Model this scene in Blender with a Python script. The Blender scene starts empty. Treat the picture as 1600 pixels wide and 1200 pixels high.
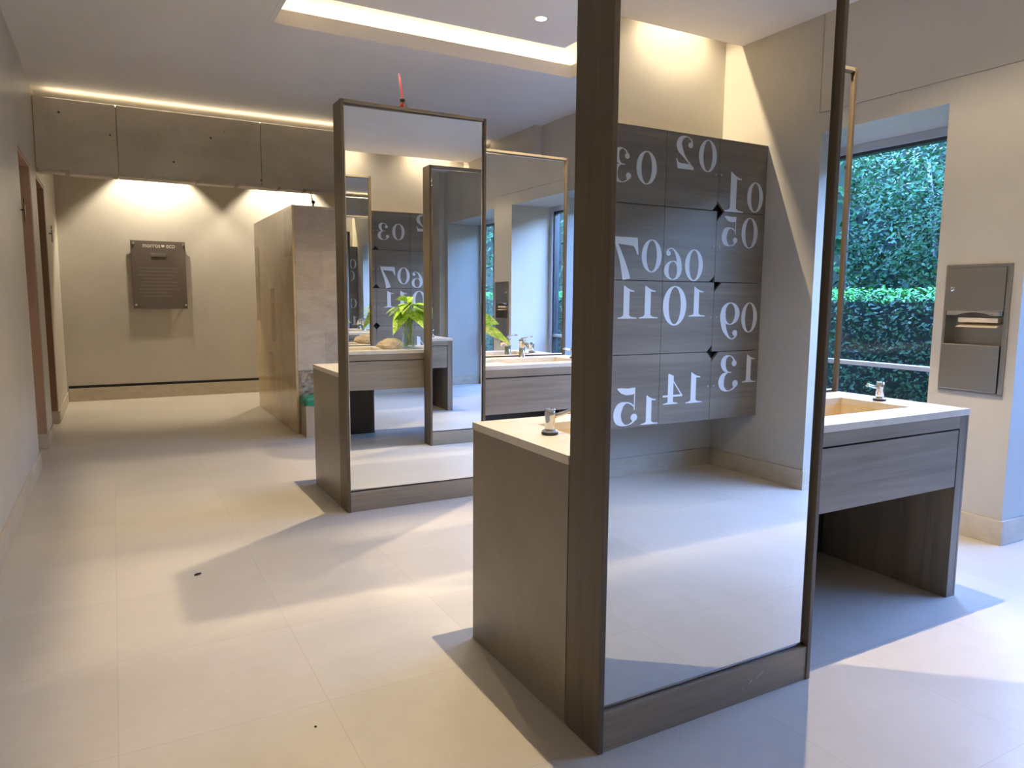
import bpy, bmesh, math, random
from mathutils import Vector, Matrix
random.seed(7)
sc = bpy.context.scene
COL = sc.collection
PI = math.pi

# ------------------------------------------------------------------ materials
def L(r, g, b):
    f = lambda c: (c / 255 / 12.92) if c / 255 <= .04045 else ((c / 255 + .055) / 1.055) ** 2.4
    return (f(r), f(g), f(b), 1)

class NT:
    def __init__(s, name):
        s.m = bpy.data.materials.new(name); s.m.use_nodes = True
        s.t = s.m.node_tree; s.t.nodes.clear()
        s.out = s.n('ShaderNodeOutputMaterial')
        s.b = s.n('ShaderNodeBsdfPrincipled')
        s.l(s.b.outputs[0], s.out.inputs[0])
    def n(s, typ, **kw):
        o = s.t.nodes.new(typ)
        for k, v in kw.items(): setattr(o, k, v)
        return o
    def l(s, a, b): s.t.links.new(a, b)
    def set(s, **kw):
        for k, v in kw.items(): s.b.inputs[k.replace('_', ' ')].default_value = v
    def coords(s, scale=(1, 1, 1), loc=(0, 0, 0)):
        tc = s.n('ShaderNodeTexCoord'); mp = s.n('ShaderNodeMapping')
        mp.inputs['Scale'].default_value = scale; mp.inputs['Location'].default_value = loc
        s.l(tc.outputs['Object'], mp.inputs[0]); return mp.outputs[0]
    def noise(s, vec, scale, detail=4, rough=.55, dist=0):
        o = s.n('ShaderNodeTexNoise'); s.l(vec, o.inputs['Vector'])
        o.inputs['Scale'].default_value = scale; o.inputs['Detail'].default_value = detail
        o.inputs['Roughness'].default_value = rough; o.inputs['Distortion'].default_value = dist
        return o.outputs['Fac']
    def ramp(s, fac, stops):
        o = s.n('ShaderNodeValToRGB'); s.l(fac, o.inputs[0]); e = o.color_ramp.elements
        while len(e) < len(stops): e.new(.5)
        for i, (p, c) in enumerate(stops): e[i].position = p; e[i].color = c
        return o.outputs[0]
    def mix(s, fac, a, b, mode='MIX'):
        o = s.n('ShaderNodeMix', data_type='RGBA', blend_type=mode)
        if isinstance(fac, float): o.inputs[0].default_value = fac
        else: s.l(fac, o.inputs[0])
        for v, i in ((a, 6), (b, 7)):
            if isinstance(v, tuple): o.inputs[i].default_value = v
            else: s.l(v, o.inputs[i])
        return o.outputs[2]
    def math(s, op, a, b=None):
        o = s.n('ShaderNodeMath', operation=op)
        for i, v in enumerate((a, b)):
            if v is None: continue
            if isinstance(v, (int, float)): o.inputs[i].default_value = v
            else: s.l(v, o.inputs[i])
        return o.outputs[0]
    def bump(s, h, strength=.2, dist=.01):
        o = s.n('ShaderNodeBump'); o.inputs['Strength'].default_value = strength
        o.inputs['Distance'].default_value = dist
        s.l(h, o.inputs['Height']); s.l(o.outputs[0], s.b.inputs['Normal'])

def plain(name, col, rough=.5, metal=0., spec=.5):
    t = NT(name); t.set(Base_Color=col, Roughness=rough, Metallic=metal)
    t.b.inputs['Specular IOR Level'].default_value = spec
    return t.m

def paint(name, col, var=.06, rough=.6, spec=.35):
    t = NT(name); v = t.coords()
    n = t.noise(v, 1.7, 5, .6)
    d = tuple(c * (1 - var) for c in col[:3]) + (1,); u = tuple(min(1, c * (1 + var)) for c in col[:3]) + (1,)
    t.l(t.ramp(n, [(.3, d), (.7, u)]), t.b.inputs['Base Color'])
    t.set(Roughness=rough); t.b.inputs['Specular IOR Level'].default_value = spec
    t.bump(t.noise(v, 160, 2), .04, .002)
    return t.m

def wood(name, axis, dark, mid, light, rough=.42, scale=1.):
    t = NT(name)
    s = [38 * scale] * 3; s[axis] = 1.6 * scale
    n1 = t.noise(t.coords(tuple(s)), 1., 6, .65, .6)
    s2 = [7 * scale] * 3; s2[axis] = .5 * scale
    n2 = t.noise(t.coords(tuple(s2), (3, 1, 2)), 1., 4, .6, .8)
    c = t.ramp(n1, [(.28, dark), (.5, mid), (.75, light)])
    c = t.mix(.55, c, t.ramp(n2, [(.32, dark), (.55, mid), (.72, light)]))
    t.l(c, t.b.inputs['Base Color']); t.set(Roughness=rough)
    t.bump(n1, .08, .002)
    return t.m

def stone(name, cols, scale=2.2, stretch=(1, 1, 1), rough=.35, bump=0., spec=.5):
    t = NT(name); v = t.coords(stretch)
    n = t.noise(v, scale, 8, .6, 1.2); n2 = t.noise(v, scale * 9, 4, .6, .4)
    c = t.ramp(n, [(.3, cols[0]), (.5, cols[1]), (.7, cols[2])])
    c = t.mix(.25, c, t.ramp(n2, [(.35, cols[0]), (.65, cols[2])]))
    t.l(c, t.b.inputs['Base Color']); t.set(Roughness=rough)
    t.b.inputs['Specular IOR Level'].default_value = spec
    if bump: t.bump(n2, bump, .01)
    return t.m

M = {}
M['wall'] = paint('wall_greige', (.50, .465, .40, 1), rough=.42, spec=.4)
M['ceil'] = paint('ceiling_greige', (.74, .70, .645, 1), .03, .6)
WD, WM, WL = (.165, .130, .090, 1), (.258, .210, .152, 1), (.345, .291, .218, 1)
M['wood_h'] = wood('oak_laminate_horizontal', 0, WD, WM, WL)
M['wood_v'] = wood('oak_laminate_vertical', 2, (.070, .050, .031, 1), (.112, .082, .052, 1), (.155, .118, .078, 1))
M['wood_d'] = wood('dark_laminate', 2, (.035, .027, .021, 1), (.05, .04, .03, 1), (.07, .055, .043, 1))
M['jamb'] = wood('pale_door_wood', 2, (.33, .20, .12, 1), (.43, .275, .175, 1), (.50, .34, .23, 1), .45, .6)
M['door'] = wood('brown_door_wood', 2, (.19, .10, .05, 1), (.26, .145, .075, 1), (.31, .185, .10, 1), .45, .6)
M['panel'] = stone('taupe_end_panel', [(.20, .165, .12, 1), (.235, .195, .145, 1), (.265, .225, .17, 1)], 1.6, (1, 1, 1), .3)
M['top'] = stone('cream_limestone', [(.60, .53, .42, 1), (.70, .64, .53, 1), (.76, .71, .61, 1)], 3., (1, 1, 1), .28)
M['basin'] = stone('honey_limestone', [(.52, .39, .22, 1), (.62, .49, .30, 1), (.68, .56, .38, 1)], 3., (1, 1, 1), .35)
M['base'] = stone('baseboard_travertine', [(.40, .34, .25, 1), (.50, .43, .33, 1), (.56, .50, .40, 1)], 2.6, (1, 1, 3), .35)
M['gold'] = stone('polished_travertine', [(.47, .335, .16, 1), (.58, .43, .225, 1), (.65, .51, .30, 1)], 1.5, (1, 1, .8), .16)
M['trav'] = stone('honed_travertine', [(.40, .325, .235, 1), (.50, .42, .315, 1), (.58, .50, .395, 1)], 2.4, (1, 1, 2), .5, .1)
def courses(m):
    nt = m.node_tree; b = next(n for n in nt.nodes if n.type == 'BSDF_PRINCIPLED'); src = b.inputs['Base Color'].links[0].from_socket
    tc = nt.nodes.new('ShaderNodeTexCoord'); mp = nt.nodes.new('ShaderNodeMapping'); mp.inputs['Scale'].default_value = (1 / .62, .001, 1 / .385); mp.inputs['Location'].default_value = (.1, 0, .38)
    fl = nt.nodes.new('ShaderNodeVectorMath'); fl.operation = 'FLOOR'; wn = nt.nodes.new('ShaderNodeTexWhiteNoise'); cr = nt.nodes.new('ShaderNodeValToRGB'); mx = nt.nodes.new('ShaderNodeMix')
    mx.data_type = 'RGBA'; mx.blend_type = 'MULTIPLY'; mx.inputs[0].default_value = 1
    cr.color_ramp.elements[0].color = (.80, .77, .76, 1); cr.color_ramp.elements[1].color = (1.08, 1.07, 1.04, 1)
    nt.links.new(tc.outputs['Object'], mp.inputs[0]); nt.links.new(mp.outputs[0], fl.inputs[0]); nt.links.new(fl.outputs[0], wn.inputs['Vector']); nt.links.new(wn.outputs['Value'], cr.inputs[0])
    nt.links.new(src, mx.inputs[6]); nt.links.new(cr.outputs[0], mx.inputs[7]); nt.links.new(mx.outputs[2], b.inputs['Base Color'])
courses(M['trav'])
M['split'] = stone('split_face_travertine', [(.30, .245, .18, 1), (.38, .315, .235, 1), (.45, .385, .30, 1)], 6., (1, 1, 1), .8, .5)
M['black'] = plain('black_gap', (.006, .006, .006, 1), .6)
M['blackrub'] = plain('black_rubber', (.012, .012, .012, 1), .35)
M['chrome'] = plain('chrome', (.82, .82, .82, 1), .06, 1.)
M['mirror'] = plain('mirror_silver', (.86, .875, .86, 1), 0.0, 1.)
M['alu'] = plain('grey_aluminium', (.42, .45, .48, 1), .45, 0.1)
M['alu_dark'] = plain('dark_aluminium', (.045, .05, .055, 1), .4, .3)
M['white'] = plain('number_white', (.62, .62, .60, 1), .45)
M['paper'] = plain('paper_towel', (.74, .62, .44, 1), .8)
M['green'] = plain('green_bag', (.02, .24, .13, 1), .4)
M['fern_pot'] = plain('bin_stone', (.45, .36, .25, 1), .45)
M['water'] = plain('olive_stem', (.36, .36, .11, 1), .5)
M['red'] = plain('red_liquid', (.75, .06, .05, 1), .2)
M['pinkstick'] = plain('red_reed', (.70, .11, .13, 1), .5)
M['greystick'] = plain('grey_reed', (.06, .06, .06, 1), .6)
M['debris'] = plain('dark_debris', (.03, .02, .008, 1), .8)
M['trim_white'] = plain('white_trim', (.75, .72, .66, 1), .5)
M['pictogram'] = plain('dark_bronze', (.05, .04, .035, 1), .4, .6)
M['soil'] = plain('garden_soil', (.05, .045, .03, 1), .9)

def brushed():
    t = NT('brushed_steel')
    n = t.noise(t.coords((3, 3, 420)), 1., 3, .6)
    t.l(t.ramp(n, [(.3, (.38, .355, .315, 1)), (.7, (.44, .415, .37, 1))]), t.b.inputs['Base Color'])
    t.set(Metallic=1., Roughness=.34); t.bump(n, .03, .001); return t.m
M['steel'] = brushed()

def floor_mat():
    t = NT('floor_porcelain'); v = t.coords()
    sp = t.n('ShaderNodeSeparateXYZ'); t.l(v, sp.inputs[0])
    P = .612
    def cell(o, off):
        a = t.math('DIVIDE', t.math('SUBTRACT', o, off), P)
        f = t.math('FRACT', a); d = t.math('ABSOLUTE', t.math('SUBTRACT', f, .5))
        return t.math('FLOOR', a), t.math('GREATER_THAN', d, .5 - .0026)
    cx, lx = cell(sp.outputs[0], -.052); cy, ly = cell(sp.outputs[1], 2.252)
    ln = t.math('MAXIMUM', lx, ly)
    wn = t.n('ShaderNodeTexWhiteNoise', noise_dimensions='2D')
    cb = t.n('ShaderNodeCombineXYZ'); t.l(cx, cb.inputs[0]); t.l(cy, cb.inputs[1]); t.l(cb.outputs[0], wn.inputs['Vector'])
    n = t.noise(v, 2.1, 6, .6, .6); n2 = t.noise(v, 14, 4, .6)
    c = t.ramp(n, [(.3, (.475, .432, .365, 1)), (.7, (.53, .487, .415, 1))])
    c = t.mix(.2, c, t.ramp(n2, [(.35, (.45, .405, .34, 1)), (.65, (.56, .52, .45, 1))]))
    tone = t.ramp(wn.outputs['Value'], [(0, (.955, .95, .94, 1)), (1, (1.03, 1.025, 1.02, 1))])
    c = t.mix(1., c, tone, 'MULTIPLY')
    c = t.mix(t.math('MULTIPLY', ln, .45), c, (.33, .29, .235, 1))
    t.l(c, t.b.inputs['Base Color'])
    t.l(t.ramp(n2, [(.3, (.30, .30, .30, 1)), (.7, (.38, .38, .38, 1))]), t.b.inputs['Roughness'])
    t.b.inputs['Specular IOR Level'].default_value = .42
    return t.m
M['floor'] = floor_mat()

def concrete():
    t = NT('board_concrete'); v = t.coords((.8, .8, 1.))
    n = t.noise(v, 1.6, 7, .65, .4); n2 = t.noise(v, 30, 4, .7)
    c = t.ramp(n, [(.3, (.40, .345, .25, 1)), (.5, (.51, .445, .335, 1)), (.72, (.60, .53, .42, 1))])
    vo = t.n('ShaderNodeTexVoronoi'); t.l(t.coords((1, 1, 1)), vo.inputs['Vector']); vo.inputs['Scale'].default_value = 5.
    c = t.mix(t.math('LESS_THAN', vo.outputs['Distance'], .055), c, (.10, .082, .055, 1))
    t.l(c, t.b.inputs['Base Color']); t.set(Roughness=.8); t.bump(n2, .25, .006); return t.m
M['conc'] = concrete()

def glass(name, tint, refl=1.0):
    t = NT(name); t.t.nodes.remove(t.b)
    tr = t.n('ShaderNodeBsdfTransparent'); tr.inputs[0].default_value = tint
    gl = t.n('ShaderNodeBsdfGlossy'); gl.inputs['Roughness'].default_value = 0.0
    fr = t.n('ShaderNodeFresnel'); ge = t.n('ShaderNodeNewGeometry')
    t.l(t.math('SUBTRACT', 1.45, t.math('MULTIPLY', ge.outputs['Backfacing'], 1.45 - 1 / 1.45)), fr.inputs[0])
    mx = t.n('ShaderNodeMixShader')
    t.l(t.math('MULTIPLY', fr.outputs[0], refl), mx.inputs[0]); t.l(tr.outputs[0], mx.inputs[1]); t.l(gl.outputs[0], mx.inputs[2])
    t.l(mx.outputs[0], t.out.inputs[0]); return t.m
M['glass'] = glass('window_glass', (.80, .90, .97, 1))
M['vglass'] = glass('clear_glass', (.90, .95, .90, 1))
M['acrylic'] = plain('plaque_acrylic', (.135, .11, .092, 1), .08)

def emit(name, col, s):
    t = NT(name); t.t.nodes.remove(t.b); e = t.n('ShaderNodeEmission')
    e.inputs[0].default_value = col; e.inputs[1].default_value = s
    t.l(e.outputs[0], t.out.inputs[0]); return t.m
WARM = (1, .76, .47, 1)
M['lens'] = emit('lamp_lens', (1, .86, .66, 1), 14)
M['led'] = emit('led_strip', (1, .80, .50, 1), 85)
M['led_added'] = emit('added_glow_strip', (1, .84, .58, 1), 9)  # glow of the strip added on top of the beam

def leafmat(name, a, b, scale=3., rough=.4, trans=.25):
    t = NT(name); n = t.noise(t.coords(), scale, 3, .6)
    t.l(t.ramp(n, [(.35, a), (.65, b)]), t.b.inputs['Base Color'])
    t.set(Roughness=rough); t.b.inputs['Specular IOR Level'].default_value = .3; return t.m
M['hedge'] = leafmat('hedge_leaf', (.006, .036, .013, 1), (.028, .115, .030, 1), 9, .5)
M['tree'] = leafmat('tree_leaf', (.005, .038, .013, 1), (.030, .135, .040, 1), 7, .45)
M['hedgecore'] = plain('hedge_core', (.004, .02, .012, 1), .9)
M['bark'] = leafmat('pale_bark', (.16, .17, .15, 1), (.28, .29, .26, 1), 6, .8)
def pothos():
    t = NT('pothos_leaf'); n = t.noise(t.coords((1, 1, 1)), 24, 4, .6, 1.)
    t.l(t.ramp(n, [(.36, (.17, .40, .03, 1)), (.5, (.42, .66, .07, 1)), (.64, (.80, .86, .33, 1))]), t.b.inputs['Base Color'])
    t.set(Roughness=.35); return t.m
M['pothos'] = pothos()
M['rock'] = stone('pale_coral_rock', [(.46, .31, .17, 1), (.72, .58, .40, 1), (.82, .73, .58, 1)], 14., (1, 1, 1), .8, .5)

# ------------------------------------------------------------------ mesh builder
class MB:
    def __init__(s): s.v = []; s.f = []; s.mi = []; s.sm = []
    def add(s, vs, fs, mi=0, smooth=False):
        o = len(s.v); s.v += [tuple(v) for v in vs]
        for f in fs: s.f.append(tuple(i + o for i in f)); s.mi.append(mi); s.sm.append(smooth)
        return s
    def box(s, x0, x1, y0, y1, z0, z1, mi=0, c=0.):
        if c <= 0:
            vs = [(x, y, z) for z in (z0, z1) for y in (y0, y1) for x in (x0, x1)]
            return s.add(vs, [(0, 2, 3, 1), (4, 5, 7, 6), (0, 1, 5, 4), (2, 6, 7, 3), (0, 4, 6, 2), (1, 3, 7, 5)], mi)
        bm = bmesh.new(); bmesh.ops.create_cube(bm, size=1)
        for v in bm.verts: v.co = ((x0 + x1) / 2 + v.co.x * (x1 - x0), (y0 + y1) / 2 + v.co.y * (y1 - y0), (z0 + z1) / 2 + v.co.z * (z1 - z0))
        bmesh.ops.bevel(bm, geom=bm.edges[:], offset=c, segments=2, affect='EDGES', profile=.6)
        return s.frombm(bm, mi)
    def frombm(s, bm, mi=0, smooth=False):
        bm.verts.index_update(); s.add([v.co[:] for v in bm.verts], [[v.index for v in f.verts] for f in bm.faces], mi, smooth); bm.free(); return s
    def lathe(s, prof, n=24, c=(0, 0, 0), mi=0, smooth=True, mat=None):
        vs = []; fs = []
        for r, z in prof:
            for k in range(n):
                a = 2 * PI * k / n; p = Vector((r * math.cos(a), r * math.sin(a), z))
                if mat: p = mat @ p
                vs.append((p.x + c[0], p.y + c[1], p.z + c[2]))
        for i in range(len(prof) - 1):
            for k in range(n):
                k2 = (k + 1) % n; fs.append((i * n + k, i * n + k2, (i + 1) * n + k2, (i + 1) * n + k))
        fs.append(tuple(range(n))[::-1]); fs.append(tuple((len(prof) - 1) * n + k for k in range(n)))
        return s.add(vs, fs, mi, smooth)
    def tube(s, pts, r, n=10, mi=0):
        pts = [Vector(p) for p in pts]; rs = r if isinstance(r, (list, tuple)) else [r] * len(pts)
        vs = []; fs = []
        for i, p in enumerate(pts):
            d = (pts[min(i + 1, len(pts) - 1)] - pts[max(i - 1, 0)]).normalized()
            a = d.cross(Vector((0, 0, 1)) if abs(d.z) < .9 else Vector((1, 0, 0))).normalized(); b = d.cross(a)
            for k in range(n):
                t = 2 * PI * k / n; q = p + (a * math.cos(t) + b * math.sin(t)) * rs[i]; vs.append(q[:])
        for i in range(len(pts) - 1):
            for k in range(n):
                k2 = (k + 1) % n; fs.append((i * n + k, i * n + k2, (i + 1) * n + k2, (i + 1) * n + k))
        fs.append(tuple(range(n))); fs.append(tuple((len(pts) - 1) * n + k for k in range(n))[::-1])
        return s.add(vs, fs, mi, True)
    def build(s, name, mats, parent=None, loc=None):
        me = bpy.data.meshes.new(name); me.from_pydata(s.v, [], s.f)
        for m in (mats if isinstance(mats, (list, tuple)) else [mats]): me.materials.append(M[m])
        me.polygons.foreach_set('material_index', s.mi); me.polygons.foreach_set('use_smooth', s.sm)
        me.update()
        bm = bmesh.new(); bm.from_mesh(me); bmesh.ops.recalc_face_normals(bm, faces=bm.faces[:]); bm.to_mesh(me); bm.free()
        o = bpy.data.objects.new(name, me); COL.objects.link(o)
        if parent: o.parent = parent
        if loc: o.location = loc
        return o

def tag(o, label, cat, group=None, kind=None):
    o['label'] = label; o['category'] = cat
    if group: o['group'] = group
    if kind: o['kind'] = kind
    return o
def thing(name, label, cat, loc=(0, 0, 0), rz=0, group=None):
    o = bpy.data.objects.new(name, None); COL.objects.link(o); o.location = loc; o.rotation_euler = (0, 0, rz)
    o.empty_display_size = .1
    return tag(o, label, cat, group)
def struct(o, label=None, cat=None):
    o['kind'] = 'structure'
    if label: o['label'] = label
    if cat: o['category'] = cat
    return o
def copy_tree(o, parent=None):
    c = o.copy(); COL.objects.link(c)
    if parent: c.parent = parent
    for ch in list(o.children): copy_tree(ch, c)
    return c

# ------------------------------------------------------------------ layout
XL, XR = -.556, 4.207              # left and right wall faces
YA, YF = -1.046, 10.5              # locker wall and far wall
HC = 3.21                          # ceiling
HP = 2.475                         # panel height
CTR = [(2.234, 2.102), (2.269, 4.762)]
LAMPS = [(1.585, 2.2), (2.88, 2.2), (1.57, 4.70), (2.84, 4.74)]

# ------------------------------------------------------------------ room shell
struct(MB().box(XL - .6, 4.86, YA - .3, YF + .3, -.1, 0).build('floor', 'floor'), 'pale beige porcelain tile floor', 'floor')

# ceiling, with the coffer opening and the slot along the locker wall
cx0, cx1, cy0, cy1 = 1.06, 3.53, 1.5, 5.38
c = MB()
SL = -.882
for a in ((XL - .2, cx0, SL, YF), (cx1, XR + .8, SL, YF), (cx0, cx1, SL, cy0), (cx0, cx1, cy1, YF)):
    c.box(a[0], a[1], a[2], a[3], HC, HC + .06)
c.box(XL - .2, XR + .8, SL - .001, SL + .05, HC + .001, HC + .25)          # upstand of the slot
c.box(XL - .2, XR + .8, YA - .2, SL + .05, HC + .25, HC + .30)           # slot lid
# coffer lip and cove
lz = 3.31; o_ = .12; tz = 3.56
for a in ((cx0 - .03, cx0 + .005, cy0 - .03, cy1 + .03), (cx1 - .005, cx1 + .03, cy0 - .03, cy1 + .03), (cx0 + .005, cx1 - .005, cy0 - .03, cy0 + .005), (cx0 + .005, cx1 - .005, cy1 - .005, cy1 + .03)):
    c.box(a[0], a[1], a[2], a[3], HC - .003, lz)
for a in ((cx0 - o_ - .04, cx0 - o_, cy0 - o_, cy1 + o_), (cx1 + o_, cx1 + o_ + .04, cy0 - o_, cy1 + o_), (cx0 - o_, cx1 + o_, cy0 - o_ - .04, cy0 - o_), (cx0 - o_, cx1 + o_, cy1 + o_, cy1 + o_ + .04)):
    c.box(a[0], a[1], a[2], a[3], HC + .06, tz)
c.box(cx0 - o_ - .04, cx1 + o_ + .04, cy0 - o_ - .04, cy1 + o_ + .04, tz, tz + .04)
pi_ = .2
c.box(cx0 + pi_, cx1 - pi_, cy0 + pi_, cy1 - pi_, 3.36, 3.40)            # floating inner panel
for hx in (cx0 + .6, cx1 - .6):
    for hy in (cy0 + .6, cy1 - .6): c.box(hx - .02, hx + .02, hy - .02, hy + .02, 3.40, tz)
struct(c.build('ceiling', 'ceil'), 'taupe ceiling with a recessed lit coffer', 'ceiling')

# left wall with two door openings
D1, D2, DH = (6.50, 7.39), (7.92, 8.80), 2.42
w = MB()
T = .30
w.box(XL - T, XL, YA - .2, D1[0], 0, HC); w.box(XL - T, XL, D1[1], D2[0], 0, HC); w.box(XL - T, XL, D2[1], YF + .2, 0, HC)
w.box(XL - T, XL, D1[0], D1[1], DH, HC); w.box(XL - T, XL, D2[0], D2[1], DH, HC)
w.box(XL - T - .05, XL - T, YA - .2, YF + .2, 0, HC)
struct(w.build('wall_left', 'wall'), 'greige painted left wall', 'wall')
for i, d in enumerate((D1, D2)):
    dr = thing('door_%d' % (i + 1), ('wooden door lining in the nearer opening of the left wall', 'wooden door lining in the farther opening of the left wall')[i], 'door', (XL - .15, (d[0] + d[1]) / 2, 0)); dr['kind'] = 'structure'
    hw = (d[1] - d[0]) / 2; m = 'jamb' if i == 0 else 'door'
    MB().box(-.145, .146, hw - .03, hw - .001, .13, DH - .001, c=.002).build('jamb', m, dr)
    MB().box(-.145, .146, -hw + .001, -hw + .03, .0, DH - .001, c=.002).build('jamb', m, dr)
    MB().box(-.145, .146, -hw + .03, hw - .03, DH - .03, DH - .001, c=.002).build('head', m, dr)
    MB().box(-.13, -.09, -hw + .032, hw - .032, .005, DH - .032, c=.002).build('leaf', m, dr)
    MB().box(-.145, .158, hw - .05, hw - .001, .0, .129, c=.002).build('plinth', 'base', dr)
b = MB()
for y0, y1 in ((YA + .02, D1[0]), (D1[1], D2[0]), (D2[1], YF - .02)): b.box(XL, XL + .014, y0, y1, 0, .13, c=.003)
struct(b.build('baseboard_left', 'base'), 'cream stone baseboard on the left wall', 'baseboard')

# locker wall behind the camera
struct(MB().box(XL - .2, XR + .8, YA - .2, YA, 0, HC + .25).build('wall_back', 'wall'), 'greige wall behind the lockers', 'wall')
struct(MB().box(XL + .02, XR - .016, YA, YA + .014, 0, .14, c=.003).build('baseboard_back', 'base'), 'cream stone baseboard under the lockers', 'baseboard')

# far wall
struct(MB().box(XL - .2, XR + .8, YF, YF + .2, 0, HC).build('wall_front', 'wall'), 'greige far wall with two light scallops', 'wall')
struct(MB().box(XL + .016, XR - .1, YF - .014, YF, 0, .165, c=.003).build('baseboard_front', 'base'), 'cream stone baseboard of the far wall', 'baseboard')
struct(MB().box(XL + .016, XR - .1, YF - .004, YF + .001, .167, .20).build('trim_1', 'black'), 'black shadow gap above the far baseboard', 'trim')

# right wall: piers, lintel, window openings
WX = [(-.14, 2.05), (2.51, 4.70), (5.16, 6.85)]
WH = 2.446
XO = 4.86
w = MB()
JZ = 2.575
ys = [YA - .2] + [v for p in WX for v in p] + [YF + .2]
for k in range(0, len(ys), 2):
    y0, y1 = ys[k], ys[k + 1]
    if k == 2:                                                           # pier with the dispenser niche
        w.box(XR, XO, y0, 2.112, 0, JZ); w.box(XR, XO, 2.437, y1, 0, JZ)
        w.box(XR, XO, 2.112, 2.437, 0, .83); w.box(XR, XO, 2.112, 2.437, 1.524, JZ); w.box(XR + .12, XO, 2.112, 2.437, .83, 1.524)
    else: w.box(XR, XO, y0, y1, 0, JZ)
for y0, y1 in WX: w.box(XR, XO, y0, y1, WH, JZ)
w.box(XR + .006, XO, -.166, YF + .2, JZ, JZ + .005); w.box(XR, XO, YA - .2, -.166, JZ, JZ + .005)
w.box(XR, XO, YA - .2, -.166, JZ + .005, HC + .25)
w.box(XR + .006, XO, -.166, -.161, JZ + .005, HC); w.box(XR, XO, -.161, YF + .2, JZ + .005, HC)
w.box(XR - .085, XR + .01, 6.98, 8.05, 0, HC)                            # shallow pilaster
struct(w.build('wall_right', 'wall'), 'greige right wall with window piers', 'wall')
b = MB()
for k in range(0, len(ys), 2):
    y0, y1 = ys[k], ys[k + 1]
    a0 = y0 - .014 if k else YA; a1 = y1 + .014 if k < 6 else YF - .015
    b.box(XR - .014, XR, a0, a1, 0, .137, c=.003)
    if k: b.box(XR, 4.72, y0 - .014, y0, 0, .137, c=.003)
    if k < 6: b.box(XR, 4.72, y1, y1 + .014, 0, .137, c=.003)
struct(b.build('baseboard_right', 'base'), 'cream stone baseboard wrapping the window piers', 'baseboard')
for i, (y0, y1) in enumerate(WX):
    wn = thing('window_%d' % (i + 1), ('floor-length window nearest the lockers', 'floor-length window between the dispenser pier and the far sinks', 'floor-length window farthest along the right wall')[i], 'window', (4.79, (y0 + y1) / 2, 0)); wn['kind'] = 'structure'
    h = (y1 - y0) / 2
    f = MB(); f.box(-.055, .055, -h + .001, -h + .06, 0.001, WH - .001, c=.003); f.box(-.055, .055, h - .06, h - .001, 0.001, WH - .001, c=.003)
    f.box(-.055, .055, -h + .06, h - .06, WH - .055, WH - .001, c=.003); f.box(-.055, .055, -h + .06, h - .06, 0.001, .06, c=.003)
    f.build('window_frame', 'alu', wn)
    g = MB(); g.box(-.03, .04, -h + .06, -h + .085, .06, WH - .055); g.box(-.03, .04, h - .085, h - .06, .06, WH - .055); g.box(-.03, .04, -h + .06, h - .06, WH - .075, WH - .055)
    g.box(-.03, .04, -.02, .02, .06, WH - .055) if i != 1 else None
    g.build('gasket', 'alu_dark', wn)
    MB().box(-.03, .03, -h + .061, h - .061, .862, .892, c=.002).build('window_rail', 'alu', wn)
    MB().box(.008, .014, -h + .062, h - .062, .061, WH - .056).build('glass_pane', 'glass', wn)

# concrete beam in three pours
b = MB()
BX = [XL, .111, 1.428, 2.75, XR]
for a0, a1 in zip(BX[:-1], BX[1:]): b.box(a0 + .002, a1 - .002, 8.03, 8.38, 2.485, 3.125, c=.006)
b.box(XL, XR, 8.05, 8.36, 2.50, 3.11)
rr = random.Random(3); x = XL + .01
while x < XR - .3:                                                       # ragged mortar edge below
    q = rr.uniform(.12, .5); b.box(x, min(x + q, XR - .01), 8.028 + rr.uniform(0, .02), 8.20, 2.452 + rr.uniform(0, .018), 2.487, mi=1, c=.004); x += q + rr.uniform(0, .06)
struct(b.build('trim_2', ['conc', 'base']), 'raw concrete beam crossing the room', 'beam')
MB_glow = MB().box(XL + .1, XR - .15, 8.075, 8.10, 3.126, 3.134)  # added glowing strip, hidden on the beam, to make the ceiling's warm band
tag(MB_glow.build('light_strip', 'led_added'), 'added unseen glow strip on the concrete beam, brightening the ceiling', 'lamp')

# ------------------------------------------------------------------ stone block and its courses
sx0, sx1, sy0, sy1, sz = 1.512, 3.35, 7.05, 9.12, 2.19
s = MB()
hs = [0, .335, .62, 1.0, 1.385, 1.77, sz]
for i in range(len(hs) - 1):
    z0, z1 = hs[i], hs[i + 1] - (.002 if i < len(hs) - 2 else 0)
    if i == 1: continue
    xs = [sx0 + .022, 2.05 + .22 * (i % 2), 2.75 + .2 * (i % 2), sx1]
    for a0, a1 in zip(xs[:-1], xs[1:]): s.box(a0, a1 - .002, sy0, sy0 + .03, z0, z1)
s.box(sx0 + .022, sx1, sy0 + .012, sy1, 0, sz - .001)
zs = [0, .45, sz]
for z0, z1 in zip(zs[:-1], zs[1:]):
    yy = [sy0 + .0, sy0 + .95, sy1]
    s.box(sx0, sx0 + .02, sy0 - .001, sy1, z0 + (.002 if z0 else 0), z1, mi=1)
blk = thing('wall_middle', 'freestanding travertine clad block beyond the far sinks', 'partition wall'); blk['kind'] = 'structure'
s.build('cladding', ['trav', 'gold'], blk)
# split-face course: faceted bumps
sp = MB(); rr = random.Random(5); nx, nz = 60, 10
vs = []; fs = []
for j in range(nz + 1):
    for i in range(nx + 1):
        e = 0 if i in (0, nx) or j in (0, nz) else rr.uniform(-.022, .012)
        vs.append((sx0 + .022 + (sx1 - sx0 - .022) * i / nx, sy0 + .01 + e, .337 + .281 * j / nz))
for j in range(nz):
    for i in range(nx): a = j * (nx + 1) + i; fs += [(a, a + 1, a + nx + 2), (a, a + nx + 2, a + nx + 1)]
sp.add(vs, fs); sp.build('split_face_course', 'split', blk)
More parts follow.
